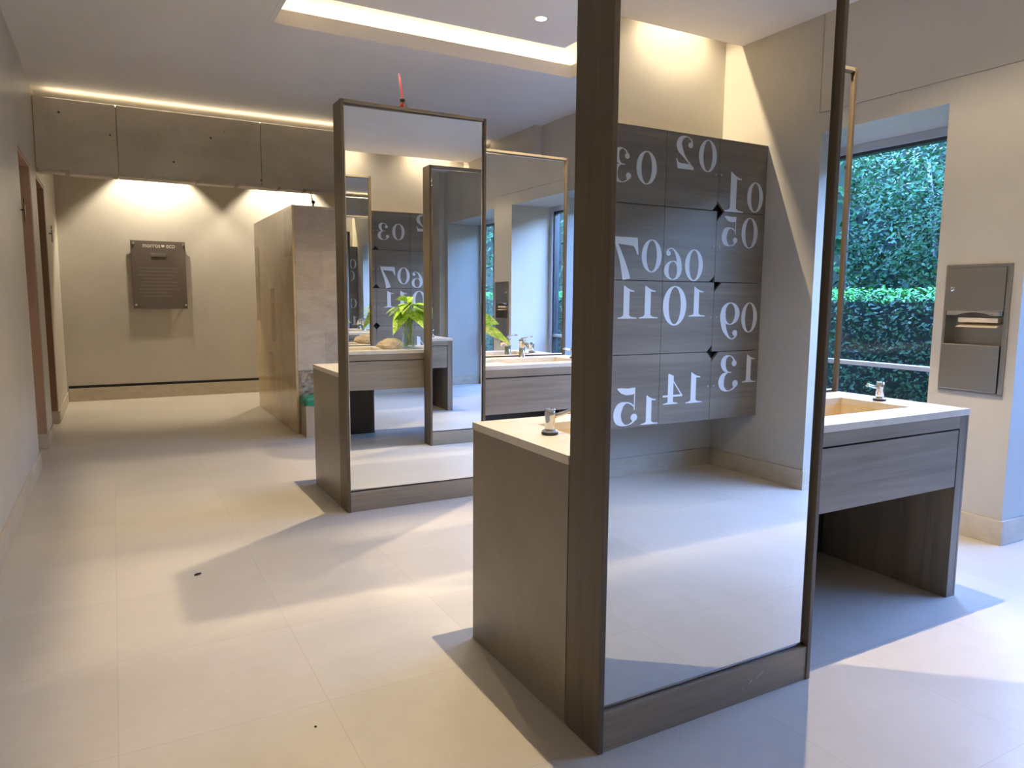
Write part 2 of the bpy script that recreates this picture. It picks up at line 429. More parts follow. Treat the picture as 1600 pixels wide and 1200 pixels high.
# darker restoration patches on the polished side
pt = MB()
for y0, y1, z0, z1 in ((7.09, 7.42, 1.72, 2.16), (8.85, 9.08, 1.05, 1.90), (8.0, 8.2, .85, 1.42), (8.15, 8.4, .48, .72)):
    pt.box(sx0 - .0012, sx0 + .002, y0, y1, z0, z1)
M['patch'] = stone('veined_patch', [(.33, .21, .085, 1), (.43, .30, .14, 1), (.52, .39, .21, 1)], 3.5, (1, 1, 1), .2)
pt.build('veined_inlay', 'patch', blk)

# ------------------------------------------------------------------ mirror panels
def mirror_panel(W, T, yaw, name_label, loc, rz):
    t = thing('mirror_panel', name_label, 'mirror', loc, rz, 'freestanding mirror panels of the sink islands')
    e = .019; h = W / 2
    for sgn in (-1, 1):
        x0, x1 = sorted((sgn * h, sgn * (h - e)))
        MB().box(x0, x1, 0, T, 0, HP, c=.0025).build('side_post', 'wood_v', t)
    MB().box(-h + e, h - e, .0, T, HP - e, HP - .0005, c=.002).build('top_rail', 'wood_h', t)
    MB().box(-h + e, h - e, .004, .03, .0, .122, c=.002).build('base_board', 'wood_h', t)
    MB().box(-h + e, h - e, T - .026, T - .006, .0, .862, c=.002).build('back_board', 'wood_d', t)
    MB().box(-h + e, h - e, .045, T - .03, .01, HP - e - .001).build('core', 'black', t)
    def pane(w, z0, z1, name, y, flip, yw):
        b = .009; d = .0016
        vs = []; 
        for (x, z, dy) in ((-w, z0, d), (w, z0, d), (w, z1, d), (-w, z1, d), (-w + b, z0 + b, 0), (w - b, z0 + b, 0), (w - b, z1 - b, 0), (-w + b, z1 - b, 0), (-w, z0, .006), (w, z0, .006), (w, z1, .006), (-w, z1, .006)):
            vs.append((x, dy, z))
        fs = [(4, 5, 6, 7), (0, 1, 5, 4), (1, 2, 6, 5), (2, 3, 7, 6), (3, 0, 4, 7), (8, 9, 1, 0), (9, 10, 2, 1), (10, 11, 3, 2), (11, 8, 0, 3), (11, 10, 9, 8)]
        o = MB().add(vs, fs).build(name, 'mirror', t)
        o.location = (0, y, 0); o.rotation_euler = (0, 0, (PI if flip else 0) + yw)
    pane(h - e - .003, .129, HP - e - .004, 'mirror_glass', .017, False, yaw[0])
    pane(h - e - .003, .868, HP - e - .004, 'mirror_glass', T - .012, True, yaw[1])
    return t
R_ = math.radians
# near island
np_ = mirror_panel(.915, .176, (0, 0), 'dark-framed full-length mirror panel reflecting the numbered lockers, nearest the camera', (1.176 + .4575, 1.5913, 0), 0)
M['scuff'] = plain('pale_scuff', (.55, .52, .48, 1), .7)
for (xa, za), (xb, zb_), w_ in (((.160, .055), (.172, .069), .0022), ((.164, .061), (.178, .066), .0015), ((.190, .064), (.226, .086), .0016), ((.128, .043), (.134, .048), .0018)):
    sf = MB().add([(xa, .0034, za), (xb, .0034, zb_), (xb - .001, .0034, zb_ + w_), (xa, .0034, za + w_ * 1.6)], [(0, 1, 2, 3)]).build('scuff', 'scuff', [c_ for c_ in np_.children if c_.name.startswith('base_board')][0])
mirror_panel(.915, .17, (0, 0), 'mirror panel behind the near basin, mostly hidden by the nearest mirror', (3.291 - .4575, 2.4335 + .17, 0), PI)
# far island
mirror_panel(.949, .163, (R_(-1.3), 0), 'brown-framed full-length mirror panel with a red reed diffuser on top', (1.2108 + .4745, 4.2739, 0), 0)
mirror_panel(.949, .17, (0, R_(-.25)), 'thin-framed mirror panel behind the far basin and chrome tap', (3.3273 - .4745, 5.0935 + .17, 0), PI)

# ------------------------------------------------------------------ vanity islands
def vanity(loc, label, HX=1.0575, HY=.331):
    t = thing('washstand', label, 'sink counter', loc, 0, 'two-sided stone topped sink islands')
    B = [(.216, .862, -.182, .168), (-.862, -.216, -.168, .182)]
    # slab with two cut-outs
    s = MB(); z0, z1 = .832, .86
    xs = sorted({-HX - .003, HX + .003, *[v for b in B for v in b[:2]]})
    for a0, a1 in zip(xs[:-1], xs[1:]):
        cut = [b for b in B if b[0] <= a0 + 1e-6 and b[1] >= a1 - 1e-6]
        if cut:
            s.box(a0, a1, -HY, cut[0][2], z0, z1); s.box(a0, a1, cut[0][3], HY, z0, z1)
        else: s.box(a0, a1, -HY, HY, z0, z1)
    o = s.build('countertop', 'top', t)
    for b in B:
        x0, x1, y0, y1 = b; d = .74; w = .02; k = MB()
        # trough: walls and a floor falling to one side
        vi = [(x0, y0, z0), (x1, y0, z0), (x1, y1, z0), (x0, y1, z0), (x0 + .012, y0 + .01, d + .02), (x1 - .012, y0 + .01, d + .02), (x1 - .012, y1 - .01, d), (x0 + .012, y1 - .01, d)]
        vo = [(x0 - w, y0 - w, z0), (x1 + w, y0 - w, z0), (x1 + w, y1 + w, z0), (x0 - w, y1 + w, z0), (x0 - w, y0 - w, d - .02), (x1 + w, y0 - w, d - .02), (x1 + w, y1 + w, d - .02), (x0 - w, y1 + w, d - .02)]
        k.add(vi + vo, [(0, 1, 5, 4), (1, 2, 6, 5), (2, 3, 7, 6), (3, 0, 4, 7), (4, 5, 6, 7), (8, 12, 13, 9), (9, 13, 14, 10), (10, 14, 15, 11), (11, 15, 12, 8), (12, 15, 14, 13), (0, 8, 9, 1), (1, 9, 10, 2), (2, 10, 11, 3), (3, 11, 8, 0)])
        bo = k.build('basin', 'basin', t)
        MB().lathe([(.001, .004), (.021, .004), (.021, 0), (.024, 0), (.024, .003)][::-1], 20, ((x0 + x1) / 2, (y0 + y1) / 2, d + .012)).build('drain', 'chrome', bo)
        for jx in (x0 + .27, x0 + .54):                                  # joints of the basin slabs
            for yy in (y0 + .0005, y1 - .0005):
                pass
    for sg in (-1, 1):
        x0, x1 = sorted((sg * HX, sg * (HX - .012))); e = MB()
        e.box(x0, x1, -HY + .001, HY - .001, 0, z0)
        e.build('end_panel', 'panel', t)
        x0, x1 = sorted((sg * (HX - .012), sg * (HX - .062)))
        MB().box(x0, x1, -HY + .002, HY - .002, 0, z0, c=.0015).build('end_leg', 'wood_e', t)
    for sg in (-1, 1):
        y0, y1 = sorted((sg * (HY - .002), sg * (HY - .022)))
        MB().box(-HX + .062, HX - .062, y0, y1, .776, z0, c=.0015).build('apron', 'wood_h', t)
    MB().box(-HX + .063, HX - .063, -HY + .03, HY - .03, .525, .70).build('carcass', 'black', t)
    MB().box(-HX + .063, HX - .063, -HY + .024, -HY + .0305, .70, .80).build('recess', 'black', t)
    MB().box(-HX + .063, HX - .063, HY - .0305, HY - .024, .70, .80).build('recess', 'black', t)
    MB().box(-.2, HX - .068, -HY + .003, -HY + .023, .514, .768, c=.0015).build('drawer', 'wood_h', t)
    MB().box(-HX + .068, .2, HY - .023, HY - .003, .514, .768, c=.0015).build('drawer', 'wood_h', t)
    for sg in (1, -1):
        # tap
        f = MB(); f.lathe([(.026, 0), (.026, .006), (.021, .008), (.021, .118), (.023, .12), (.023, .135), (.019, .14)], 24)
        fo = f.build('faucet', 'chrome', t); fo.location = (sg * .575, sg * .222, .86); fo.rotation_euler = (0, 0, 0 if sg > 0 else PI); fo.scale = (1.12, 1.12, 1.06)
        MB().tube([(0, -.01, .105), (.0, -.05, .104), (0, -.085, .098), (0, -.10, .085), (0, -.103, .07)], [.017, .017, .016, .0145, .0135], 14).build('spout', 'chrome', fo)
        lv = MB().tube([(0, 0, .137), (.0, .0, .15)], .008, 10); lv.tube([(0, 0, .147), (.03, -.005, .151), (.075, -.01, .158)], [.007, .006, .005], 10)
        lv.lathe([(.012, -.002), (.013, .004), (.010, .010)], 14, (.075, -.01, .153)); lv.build('lever', 'chrome', fo)
        # soap pump
        so = MB().lathe([(.0155, .014), (.0185, .018), (.0175, .05), (.019, .066), (.0195, .072), (.017, .090)], 24).build('soap_dispenser', 'chrome', t)
        so.location = (sg * .928, sg * .013, .86); so.rotation_euler = (0, 0, 0 if sg > 0 else PI)
        MB().lathe([(.028, 0), (.0295, .002), (.0295, .009), (.027, .010)], 26).build('seal_ring', 'blackrub', so)
        MB().lathe([(.0285, .009), (.0285, .013), (.024, .0155), (.015, .016)], 26).build('collar', 'chrome', so)
        MB().tube([(-.012, 0, .062), (-.05, .0, .069), (-.088, .0, .079), (-.100, 0, .078)], [.0085, .0075, .0068, .0072], 10).build('nozzle', 'chrome', so)
    return t
M['wood_e'] = wood('oak_laminate_edge', 2, tuple(c * .85 for c in WD[:3]) + (1,), tuple(c * .85 for c in WM[:3]) + (1,), tuple(c * .85 for c in WL[:3]) + (1,))
vanity((CTR[0][0], CTR[0][1], 0), 'nearest two-sided stone topped sink counter with taupe end panel and wood drawer')
vanity((CTR[1][0], CTR[1][1], 0), 'farther stone topped sink counter behind the mirror carrying the red diffuser', 1.058, .325)

# ------------------------------------------------------------------ lockers
def catmull(P, n=10):
    out = []
    Q = [P[0]] + list(P) + [P[-1]]
    for i in range(1, len(Q) - 2):
        p0, p1, p2, p3 = Q[i - 1], Q[i], Q[i + 1], Q[i + 2]
        for k in range(n):
            t = k / n
            out.append(tuple(.5 * (2 * b + (c_ - a) * t + (2 * a - 5 * b + 4 * c_ - d) * t * t + (3 * b - a - 3 * c_ + d) * t ** 3) for a, b, c_, d in zip(p0, p1, p2, p3)))
    out.append(tuple(P[-1])); return out
def stroke(P, n=10):
    C_ = catmull(P, n); vs = []; fs = []
    for i, (x, y, w) in enumerate(C_):
        a = C_[max(0, i - 1)]; b = C_[min(len(C_) - 1, i + 1)]
        dx, dy = b[0] - a[0], b[1] - a[1]; q = math.hypot(dx, dy) or 1; nx, ny = -dy / q, dx / q
        vs += [(x + nx * w, y + ny * w), (x - nx * w, y - ny * w)]
    for i in range(len(C_) - 1): fs.append((2 * i, 2 * i + 1, 2 * i + 3, 2 * i + 2))
    return vs, fs
def ring(cx, cy, rx, ry, ix, iy, n=48, sx=0):
    vs = []; fs = []
    for k in range(n):
        a = 2 * PI * k / n; vs += [(cx + rx * math.cos(a), cy + ry * math.sin(a)), (cx + sx + ix * math.cos(a), cy + iy * math.sin(a))]
    for k in range(n):
        q = (k + 1) % n; fs.append((2 * k, 2 * q, 2 * q + 1, 2 * k + 1))
    return vs, fs
def disc(cx, cy, r, n=24): return [(cx + r * math.cos(2 * PI * k / n), cy + r * math.sin(2 * PI * k / n)) for k in range(n)], [tuple(range(n))]
def poly(*p): return list(p), [tuple(range(len(p)))]
# didone numerals, height 1, width about .7
THREE = [stroke([(.16, .80, .035), (.24, .93, .02), (.36, .985, .015), (.50, .93, .06), (.555, .78, .085), (.50, .62, .06), (.38, .535, .018), (.26, .525, .014)]),
         stroke([(.30, .53, .014), (.42, .515, .018), (.55, .43, .07), (.605, .27, .095), (.55, .10, .065), (.38, .012, .016), (.20, .06, .02), (.09, .18, .04)]),
         disc(.185, .775, .085), disc(.125, .205, .095)]
SIX = [ring(.35, .30, .31, .30, .155, .275, 48), stroke([(.115, .30, .090), (.115, .45, .082), (.17, .70, .07), (.30, .91, .03), (.43, .985, .014), (.54, .93, .02), (.585, .84, .03)]), disc(.525, .825, .08)]
DIG = {
 '0': ([ring(.32, .5, .32, .5, .165, .468)], .64),
 '1': ([poly((.27, .04), (.48, .04), (.48, 1.0), (.44, .985), (.40, .955), (.33, .915), (.27, .89)), poly((.30, .90), (.30, .84), (.22, .815), (.10, .815), (.10, .845), (.22, .87)), poly((.0, 0), (.68, 0), (.68, .028), (.55, .05), (.48, .10), (.27, .10), (.20, .05), (.0, .028))], .68),
 '2': ([stroke([(.10, .76, .03), (.13, .90, .022), (.29, .985, .016), (.46, .93, .06), (.545, .76, .09), (.50, .57, .090), (.34, .36, .035), (.16, .17, .02), (.04, .06, .018)]), disc(.155, .74, .085),
        poly((.02, 0), (.58, 0), (.64, .30), (.615, .30), (.565, .20), (.48, .165), (.16, .165), (.02, .05))], .64),
 '3': (THREE, .70),
 '4': ([poly((.33, .03), (.52, .03), (.52, 1.0), (.485, 1.0), (.33, .93)), poly((.0, .24), (.70, .24), (.70, .305), (.0, .305)), poly((.0, .28), (.05, .28), (.50, .97), (.485, 1.0)), poly((.17, 0), (.68, 0), (.68, .028), (.54, .06), (.31, .06), (.17, .028))], .70),
 '5': ([stroke([(.12, .40, .013), (.12, .70, .013), (.12, .985, .013)]), poly((.107, .985), (.107, .83), (.22, .80), (.36, .80), (.50, .85), (.60, .95), (.61, .985), (.50, .990), (.3, .97)),
        stroke([(.115, .47, .012), (.22, .565, .02), (.36, .60, .022), (.52, .52, .090), (.60, .32, .105), (.55, .12, .090), (.37, .013, .017), (.19, .06, .02), (.09, .18, .04)]), disc(.125, .205, .095)], .70),
 '6': (SIX, .66),
 '7': ([poly((.03, .98), (.05, 1.0), (.68, 1.0), (.60, .84), (.14, .80), (.08, .72), (.035, .60), (.0, .60)), stroke([(.64, .96, .02), (.55, .74, .045), (.44, .46, .065), (.36, .20, .09), (.31, .0, .105)])], .68),
 '8': ([ring(.32, .755, .26, .245, .135, .22), ring(.32, .28, .32, .28, .165, .25)], .64),
}
SIX_ = [([(.66 - x, 1 - y) for x, y in v], f) for v, f in SIX]
DIG['9'] = (SIX_, .66)
NUM = [
('03','3',2.817,2.976,2.075,2.291),('03','0',3.011,3.180,2.077,2.290),('02','2',3.342,3.505,2.205,2.420),('02','0',3.544,3.708,2.203,2.418),
('01','1',3.796,3.982,1.949,2.227),('01','0',4.016,4.176,1.960,2.172),('05','5',3.785,3.942,1.710,1.922),('05','0',3.975,4.138,1.702,1.920),
('07','7',2.839,3.047,1.460,1.732),('07','0',3.074,3.244,1.509,1.726),('06','6',3.269,3.432,1.463,1.678),('06','0',3.453,3.617,1.459,1.676),
('11','1',2.888,3.045,1.203,1.420),('11','1',3.065,3.225,1.204,1.422),('10','0',3.269,3.478,1.153,1.423),('10','1',3.502,3.653,1.214,1.421),
('09','9',3.793,3.992,1.046,1.313),('09','0',4.010,4.171,1.094,1.314),('15','5',2.874,3.083,0.484,0.744),('15','1',3.106,3.255,0.480,0.681),
('14','4',3.292,3.470,0.606,0.819),('14','1',3.502,3.656,0.603,0.823),('13','3',3.809,4.012,0.667,0.931),('13','1',4.043,4.190,0.724,0.933),
('04','4',2.360,2.530,1.99,2.22),('04','0',2.560,2.730,2.02,2.24),('08','8',2.345,2.510,1.60,1.83),('08','0',2.545,2.710,1.56,1.78),
('12','2',2.350,2.520,1.14,1.37),('12','1',2.560,2.710,1.18,1.39),('16','6',2.360,2.530,.62,.85),('16','1',2.570,2.720,.56,.77)]
lx1 = XR - .002; PW = .4727; lz0, lz1 = .468, 2.441; PH = (lz1 - lz0) / 4; LY = -.588; LD = LY - YA
lk = thing('locker_bank', 'wood-grain wall-hung locker bank with large white numbers, opposite the nearest mirror', 'lockers', (lx1 - 2 * PW, YA, lz0))
ox, oz = lx1 - 2 * PW, lz0
bd = MB(); W2 = 2 * PW; H2 = lz1 - lz0
bd.box(-W2, W2, .001, .02, 0, H2); bd.box(-W2, W2, .02, LD - .022, 0, .018); bd.box(-W2, W2, .02, LD - .022, H2 - .018, H2)
bd.box(-W2, -W2 + .018, .02, LD - .022, .018, H2 - .018); bd.box(W2 - .018, W2, .02, LD - .022, .018, H2 - .018)
for k in (1, 2, 3): bd.box(-W2 + .018, W2 - .018, .02, LD - .07, PH * k - .009, PH * k + .009); bd.box(-W2 + k * PW - .009, -W2 + k * PW + .009, .02, LD - .07, .018, H2 - .018)
bd.build('carcass', 'wood_l', lk) if 'wood_l' in M else None
M['wood_l'] = wood('locker_oak_laminate', 0, (.125, .099, .070, 1), (.185, .150, .110, 1), (.245, .205, .155, 1), .33)
if not any(ch.name.startswith('carcass') for ch in lk.children): bd.build('carcass', 'wood_l', lk)
di = MB(); di.box(-W2 + .02, W2 - .02, LD - .055, LD - .045, .0185, H2 - .0185); di.build('interior', 'black', lk)
for row in range(4):
    for colm in range(4):                                                # colm 0 = at the window wall
        nm = '%02d' % (row * 4 + colm + 1)
        x1 = W2 - colm * PW - .0015; x0 = x1 - PW + .003; z1 = H2 - row * PH - .0025; z0 = z1 - PH + .005
        left_pull = colm in (0, 2); top = row == 3 or (colm == 0 and row > 0)
        ch = .066 if (colm == 0) else .045
        if left_pull:
            pts = [(x0, z0), (x1, z0), (x1, z1), (x0 + ch, z1), (x0, z1 - ch)] if top else [(x0 + ch, z0), (x1, z0), (x1, z1), (x0, z1), (x0, z0 + ch)]
        else:
            pts = [(x0, z0), (x1, z0), (x1, z1 - ch), (x1 - ch, z1), (x0, z1)] if top else [(x0, z0), (x1 - ch, z0), (x1, z0 + ch), (x1, z1), (x0, z1)]
        n = len(pts); yb_, yf_ = LD - .02, LD
        vs = [(x, yf_, z) for x, z in pts] + [(x, yb_, z) for x, z in pts]
        fs = [tuple(range(n)), tuple(range(2 * n - 1, n - 1, -1))] + [(i, i + n, (i + 1) % n + n, (i + 1) % n) for i in range(n)]
        d = MB().add(vs, fs).build('door', 'wood_l', lk)
        lkx = (x0 + .026) if left_pull else (x1 - .026)
        MB().lathe([(.008, 0), (.008, .003), (.005, .005)], 14, (lkx, yf_, (z0 + z1) / 2), mat=Matrix.Rotation(-PI / 2, 3, 'X')).build('lock', 'steel', d)
        nb = MB()
        for (q, ch_, a0, a1, b0, b1) in NUM:
            if q != nm: continue
            shp, w0 = DIG[ch_]
            for li, (v, f) in enumerate(shp):
                nb.add([(a1 - ox - (px / w0) * (a1 - a0), yf_ + .0008 + .0004 * li, b0 - oz + pz * (b1 - b0)) for px, pz in v], f)
        if nb.v: nb.build('number', 'white', d)

# ------------------------------------------------------------------ paper towel dispenser
dp = thing('paper_towel_dispenser', 'recessed brushed steel paper towel dispenser with bin on the window pier', 'paper towel dispenser', (XR, 2.274, .816))
y0, y1, H = -.175, .175, .722
f = MB()
f.box(-.012, .0, y0, y1, H - .018, H, c=.003); f.box(-.012, 0, y0, y1, 0, .014, c=.003)
f.box(-.012, 0, y0, y0 + .026, .014, H - .018, c=.003); f.box(-.012, 0, y1 - .016, y1, .014, H - .018, c=.003)
f.build('frame', 'steel', dp)
cv = MB(); cv.box(.085, .10, y0 + .02, y1 - .014, .25, .47); cv.box(.0, .10, y0 + .015, y0 + .026, .25, .47); cv.box(0, .10, y1 - .016, y1 - .013, .25, .47); cv.box(0, .10, y0 + .02, y1 - .014, .25, .262)
cv.build('recess', 'steel', dp)
d = MB().box(-.016, .02, y0 + .027, y1 - .017, .465, H - .021, c=.003).build('door', 'steel', dp)
MB().lathe([(.013, 0), (.013, .006), (.009, .009)], 18, (-.016, .128, .585), mat=Matrix.Rotation(-PI / 2, 3, 'Y')).build('lock', 'chrome', d)
lip = MB(); vs = []; nseg = 16
for i in range(nseg + 1):
    u = i / nseg; yy = y0 + .03 + (y1 - y0 - .055) * u; zz = .438 - .0 + .018 * max(0, 1 - ((u - .5) / .32) ** 2) if abs(u - .5) < .32 else .438
    for x_ in (-.018, .012): vs += [(x_, yy, .463), (x_, yy, zz)]
fs = []
for i in range(nseg):
    a = i * 4; b = a + 4; fs += [(a, b, b + 1, a + 1), (a + 2, a + 3, b + 3, b + 2), (a, a + 2, b + 2, b), (a + 1, b + 1, b + 3, a + 3)]
fs += [(0, 1, 3, 2), (nseg * 4, nseg * 4 + 2, nseg * 4 + 3, nseg * 4 + 1)]
lip.add(vs, fs).build('dispensing_lip', 'chrome', dp)
pp = MB()
pp.add([(-.012, -.12, .372), (-.012, .10, .372), (.075, .095, .392), (.075, -.115, .392), (-.012, -.12, .376), (-.012, .10, .376), (.075, .095, .398), (.075, -.115, .398)], [(3, 2, 1, 0), (4, 5, 6, 7), (0, 1, 5, 4), (1, 2, 6, 5), (2, 3, 7, 6), (3, 0, 4, 7)])
pp.box(.002, .075, -.115, .095, .40, .425)
pp.build('paper_towels', 'paper', dp)
MB().box(-.02, .03, y0 + .03, y1 - .005, .016, .276, c=.004).build('bin_door', 'steel', dp)

# ------------------------------------------------------------------ plaque on the far wall
pq = thing('wall_plaque', 'grey acrylic plaque with white lettering on the far wall', 'plaque', (.545, YF, 1.165))
MB().box(-.318, .318, -.047, -.035, 0, .867, c=.003).build('board', 'acrylic', pq)
for x_ in (-.285, .295):
    for z_ in (.05, .83):
        MB().lathe([(.011, .0), (.011, .046), (.014, .047), (.014, .056), (.010, .058)], 14, (x_, 0, z_), mat=Matrix.Rotation(PI / 2, 3, 'X')).build('standoff', 'chrome', pq)
def text(s, size, x, z, y, name, mat, parent):
    cu = bpy.data.curves.new(name, 'FONT'); cu.body = s; cu.size = size; cu.align_x = 'LEFT'; cu.extrude = .0006
    to = bpy.data.objects.new(name, cu); COL.objects.link(to)
    dg = bpy.context.evaluated_depsgraph_get(); me = bpy.data.meshes.new_from_object(to.evaluated_get(dg))
    bpy.data.objects.remove(to); bpy.data.curves.remove(cu)
    me.materials.clear(); me.materials.append(M[mat])
    o = bpy.data.objects.new(name, me); COL.objects.link(o); o.parent = parent
    o.location = (x, y, z); o.rotation_euler = (PI / 2, 0, 0); return o
M['letter'] = plain('plaque_letter', (.75, .70, .64, 1), .5)
M['faint'] = plain('plaque_faint_text', (.22, .19, .165, 1), .4)
for s_, x_, w_ in (('morros', -.182, .202), ('eco', .092, .100)):
    o = text(s_, .1, x_, .782, -.0478, 'lettering', 'letter', pq); k = w_ / o.dimensions.x; o.scale = (k, min(k * 1.25, .9), 1)
MB().add([(.055 + .020 * (16 * math.sin(a) ** 3) / 16, -.0482, .805 + .020 * (13 * math.cos(a) - 5 * math.cos(2 * a) - 2 * math.cos(3 * a) - math.cos(4 * a)) / 16) for a in [2 * PI * k / 32 for k in range(32)]], [tuple(range(32))]).build('heart', 'letter', pq)
MB().box(-.085, .09, -.054, -.0465, .667, .712, c=.003).build('name_tag', 'steel', pq)
fl = MB(); rr = random.Random(4)
for k in range(9): fl.box(-.25 + rr.uniform(0, .05), .24 - rr.uniform(0, .12), -.0475, -.0468, .52 - .045 * k, .527 - .045 * k)
fl.build('small_text', 'faint', pq)

# ------------------------------------------------------------------ small things
def pictogram(label, loc):
    t = thing('restroom_sign', label, 'sign', loc)
    p = MB(); p.lathe([(.020, 0), (.020, .006), (.016, .007)], 18, (.022, 0, .155), mat=Matrix.Rotation(PI / 2, 3, 'Y'))
    p.build('head', 'pictogram', t)
    pts = [(-.022, 0), (-.004, 0), (-.004, .05), (.004, .05), (.004, 0), (.022, 0), (.024, .055), (.036, .055), (.030, .115), (.022, .127), (-.022, .127), (-.030, .115), (-.036, .055), (-.024, .055)]
    n = len(pts); vs = [(.028, y, z) for y, z in pts] + [(.022, y, z) for y, z in pts]
    MB().add(vs, [tuple(range(n)), tuple(range(2 * n - 1, n - 1, -1))] + [(i, i + n, (i + 1) % n + n, (i + 1) % n) for i in range(n)]).build('body', 'pictogram', t)
    MB().tube([(0, 0, .09), (.023, 0, .09)], .005, 8).build('peg', 'pictogram', t)
    return t
pictogram('small dark figure sign on the left wall before the nearer door', (XL, 6.41, 1.855))
pictogram('small dark figure sign on the left wall past the farther door', (XL, 9.12, 1.885))

# bin
bn = thing('waste_bin', 'square stone waste bin with a green bag by the travertine block', 'bin', (1.546 + .15, 6.82 + .105, 0))
h = MB(); hw, hd, bh = .15, .105, .335; t_ = .015
h.box(-hw, hw, -hd, -hd + t_, 0, bh, c=.003); h.box(-hw, hw, hd - t_, hd, 0, bh, c=.003); h.box(-hw, -hw + t_, -hd + t_, hd - t_, 0, bh); h.box(hw - t_, hw, -hd + t_, hd - t_, 0, bh); h.box(-hw + t_, hw - t_, -hd + t_, hd - t_, 0, .015)
h.build('body', 'fern_pot', bn)
g = MB(); rr = random.Random(9); n = 40; vs = []; fs = []
def sq(k):
    u = 4 * k / n; s_ = int(u) % 4; w = u - int(u)
    return [(-1 + 2 * w, -1), (1, -1 + 2 * w), (1 - 2 * w, 1), (-1, 1 - 2 * w)][s_]
prof = [(1.05, bh - .03), (1.07, bh + .01), (1.05, bh + .045), (.93, bh + .05), (.86, bh + .02), (.84, bh - .15)]
for q, z in prof:
    for k in range(n): a, b_ = sq(k); j = rr.uniform(-.006, .006); vs.append((a * hw * q + j, b_ * hd * q + j, z + rr.uniform(-.006, .006)))
for i in range(len(prof) - 1):
    for k in range(n): k2 = (k + 1) % n; fs.append((i * n + k, i * n + k2, (i + 1) * n + k2, (i + 1) * n + k))
g.add(vs, fs, 0, True).build('bag', 'green', bn)

# reed diffusers
def diffuser(label, loc, liquid, stick, h_, ball):
    t = thing('reed_diffuser', label, 'reed diffuser', loc, 0)
    MB().lathe([(.026, 0), (.030, .004), (.030, .036), (.024, .046), (.012, .050), (.012, .058), (.010, .058)], 20).build('bottle', 'vglass', t)
    if liquid: MB().lathe([(.015, .004), (.017, .006), (.016, .030), (.010, .038), (.009, .05)], 18).build('liquid', liquid, t)
    else: MB().lathe([(.027, -.0005), (.029, .001), (.029, .006), (.012, .007)], 18).build('base', 'blackrub', t)
    if ball: MB().lathe([(.004, .066), (.016, .072), (.0195, .083), (.015, .094), (.005, .099)], 16).build('stopper', 'blackrub', t)
    else: MB().lathe([(.014, .052), (.0165, .054), (.0165, .066), (.013, .068)], 18).build('collar', 'blackrub', t)
    for k in range(3):
        dx = (-.012, 0, .008)[k]
        MB().tube([(dx * .4, 0, .01), (dx * .5, 0, .068), (-.018 + dx * .5 if not ball else -.022 + dx * .2, .004 * (k - 1), h_ - .008 * k)], .0024 if not ball else .003, 6).build('reed', stick, t)
    return t
diffuser('red reed diffuser standing on top of the brown-framed mirror', (1.622, 4.355, HP), 'red', 'pinkstick', .212, False)
diffuser('dark-stoppered reed diffuser standing on the travertine block', (1.803, 7.4, sz), None, 'greystick', .185, True)

# pothos in a vase, rocks
def leaf(mb, base, tip, w, droop, roll=0.):
    base, tip = Vector(base), Vector(tip); d = tip - base; ln = d.length; n = 9
    side = d.cross(Vector((0, 0, 1)))
    side = side.normalized() if side.length > 1e-5 else Vector((1, 0, 0))
    up = side.cross(d).normalized(); side = (side * math.cos(roll) + up * math.sin(roll)); up = side.cross(d).normalized()
    vs = []; fs = []
    for i in range(n + 1):
        u = i / n; prof = max(0, math.sin(PI * min(1, (u * .94 + .06)) ** .62)) * (1 - .25 * u)
        c0 = base + d * u + Vector((0, 0, -droop * ln * u * u + droop * ln * .4 * u))
        for q in (-1, -.5, 0, .5, 1): vs.append((c0 + side * (q * w * prof) + up * (abs(q) * w * .28 * prof))[:])
    for i in range(n):
        for k in range(4): a = i * 5 + k; fs.append((a, a + 1, a + 6, a + 5))
    mb.add(vs, fs, 0, True)
def vase(label, loc, rz, leaves):
    t = thing('vase_of_leaves', label, 'plant in vase', loc, rz, 'glass vases of pothos on the sink islands')
    MB().lathe([(.056, 0), (.060, .003), (.064, .27), (.066, .290), (.063, .290), (.061, .27), (.056, .012), (.0, .012)], 28).build('vase', 'vglass', t)
    st = MB(); rr = random.Random(2)
    for k in range(6):
        a = rr.uniform(0, 2 * PI); r0 = rr.uniform(.01, .045); a2 = a + rr.uniform(1.5, 3)
        st.tube([(r0 * math.cos(a), r0 * math.sin(a), .016), (.03 * math.cos(a2), .03 * math.sin(a2), .13), (.045 * math.cos(a2 + .6), .045 * math.sin(a2 + .6), .29)], [.0045, .005, .004], 7)
    st.build('stems', 'water', t)
    for b_, tp, w, dr, ro in leaves:
        tp = tuple(b + (q - b) * 1.22 for b, q in zip(b_, tp)); w *= 1.25
        m = MB(); leaf(m, b_, tp, w, dr, ro); m.tube([(b_[0] * .35, b_[1] * .35, .20), (b_[0] * .7, b_[1] * .7, (b_[2] + .24) / 2 + .02), b_], [.004, .0035, .003], 6)
        m.build('leaf', 'pothos', t)
    return t
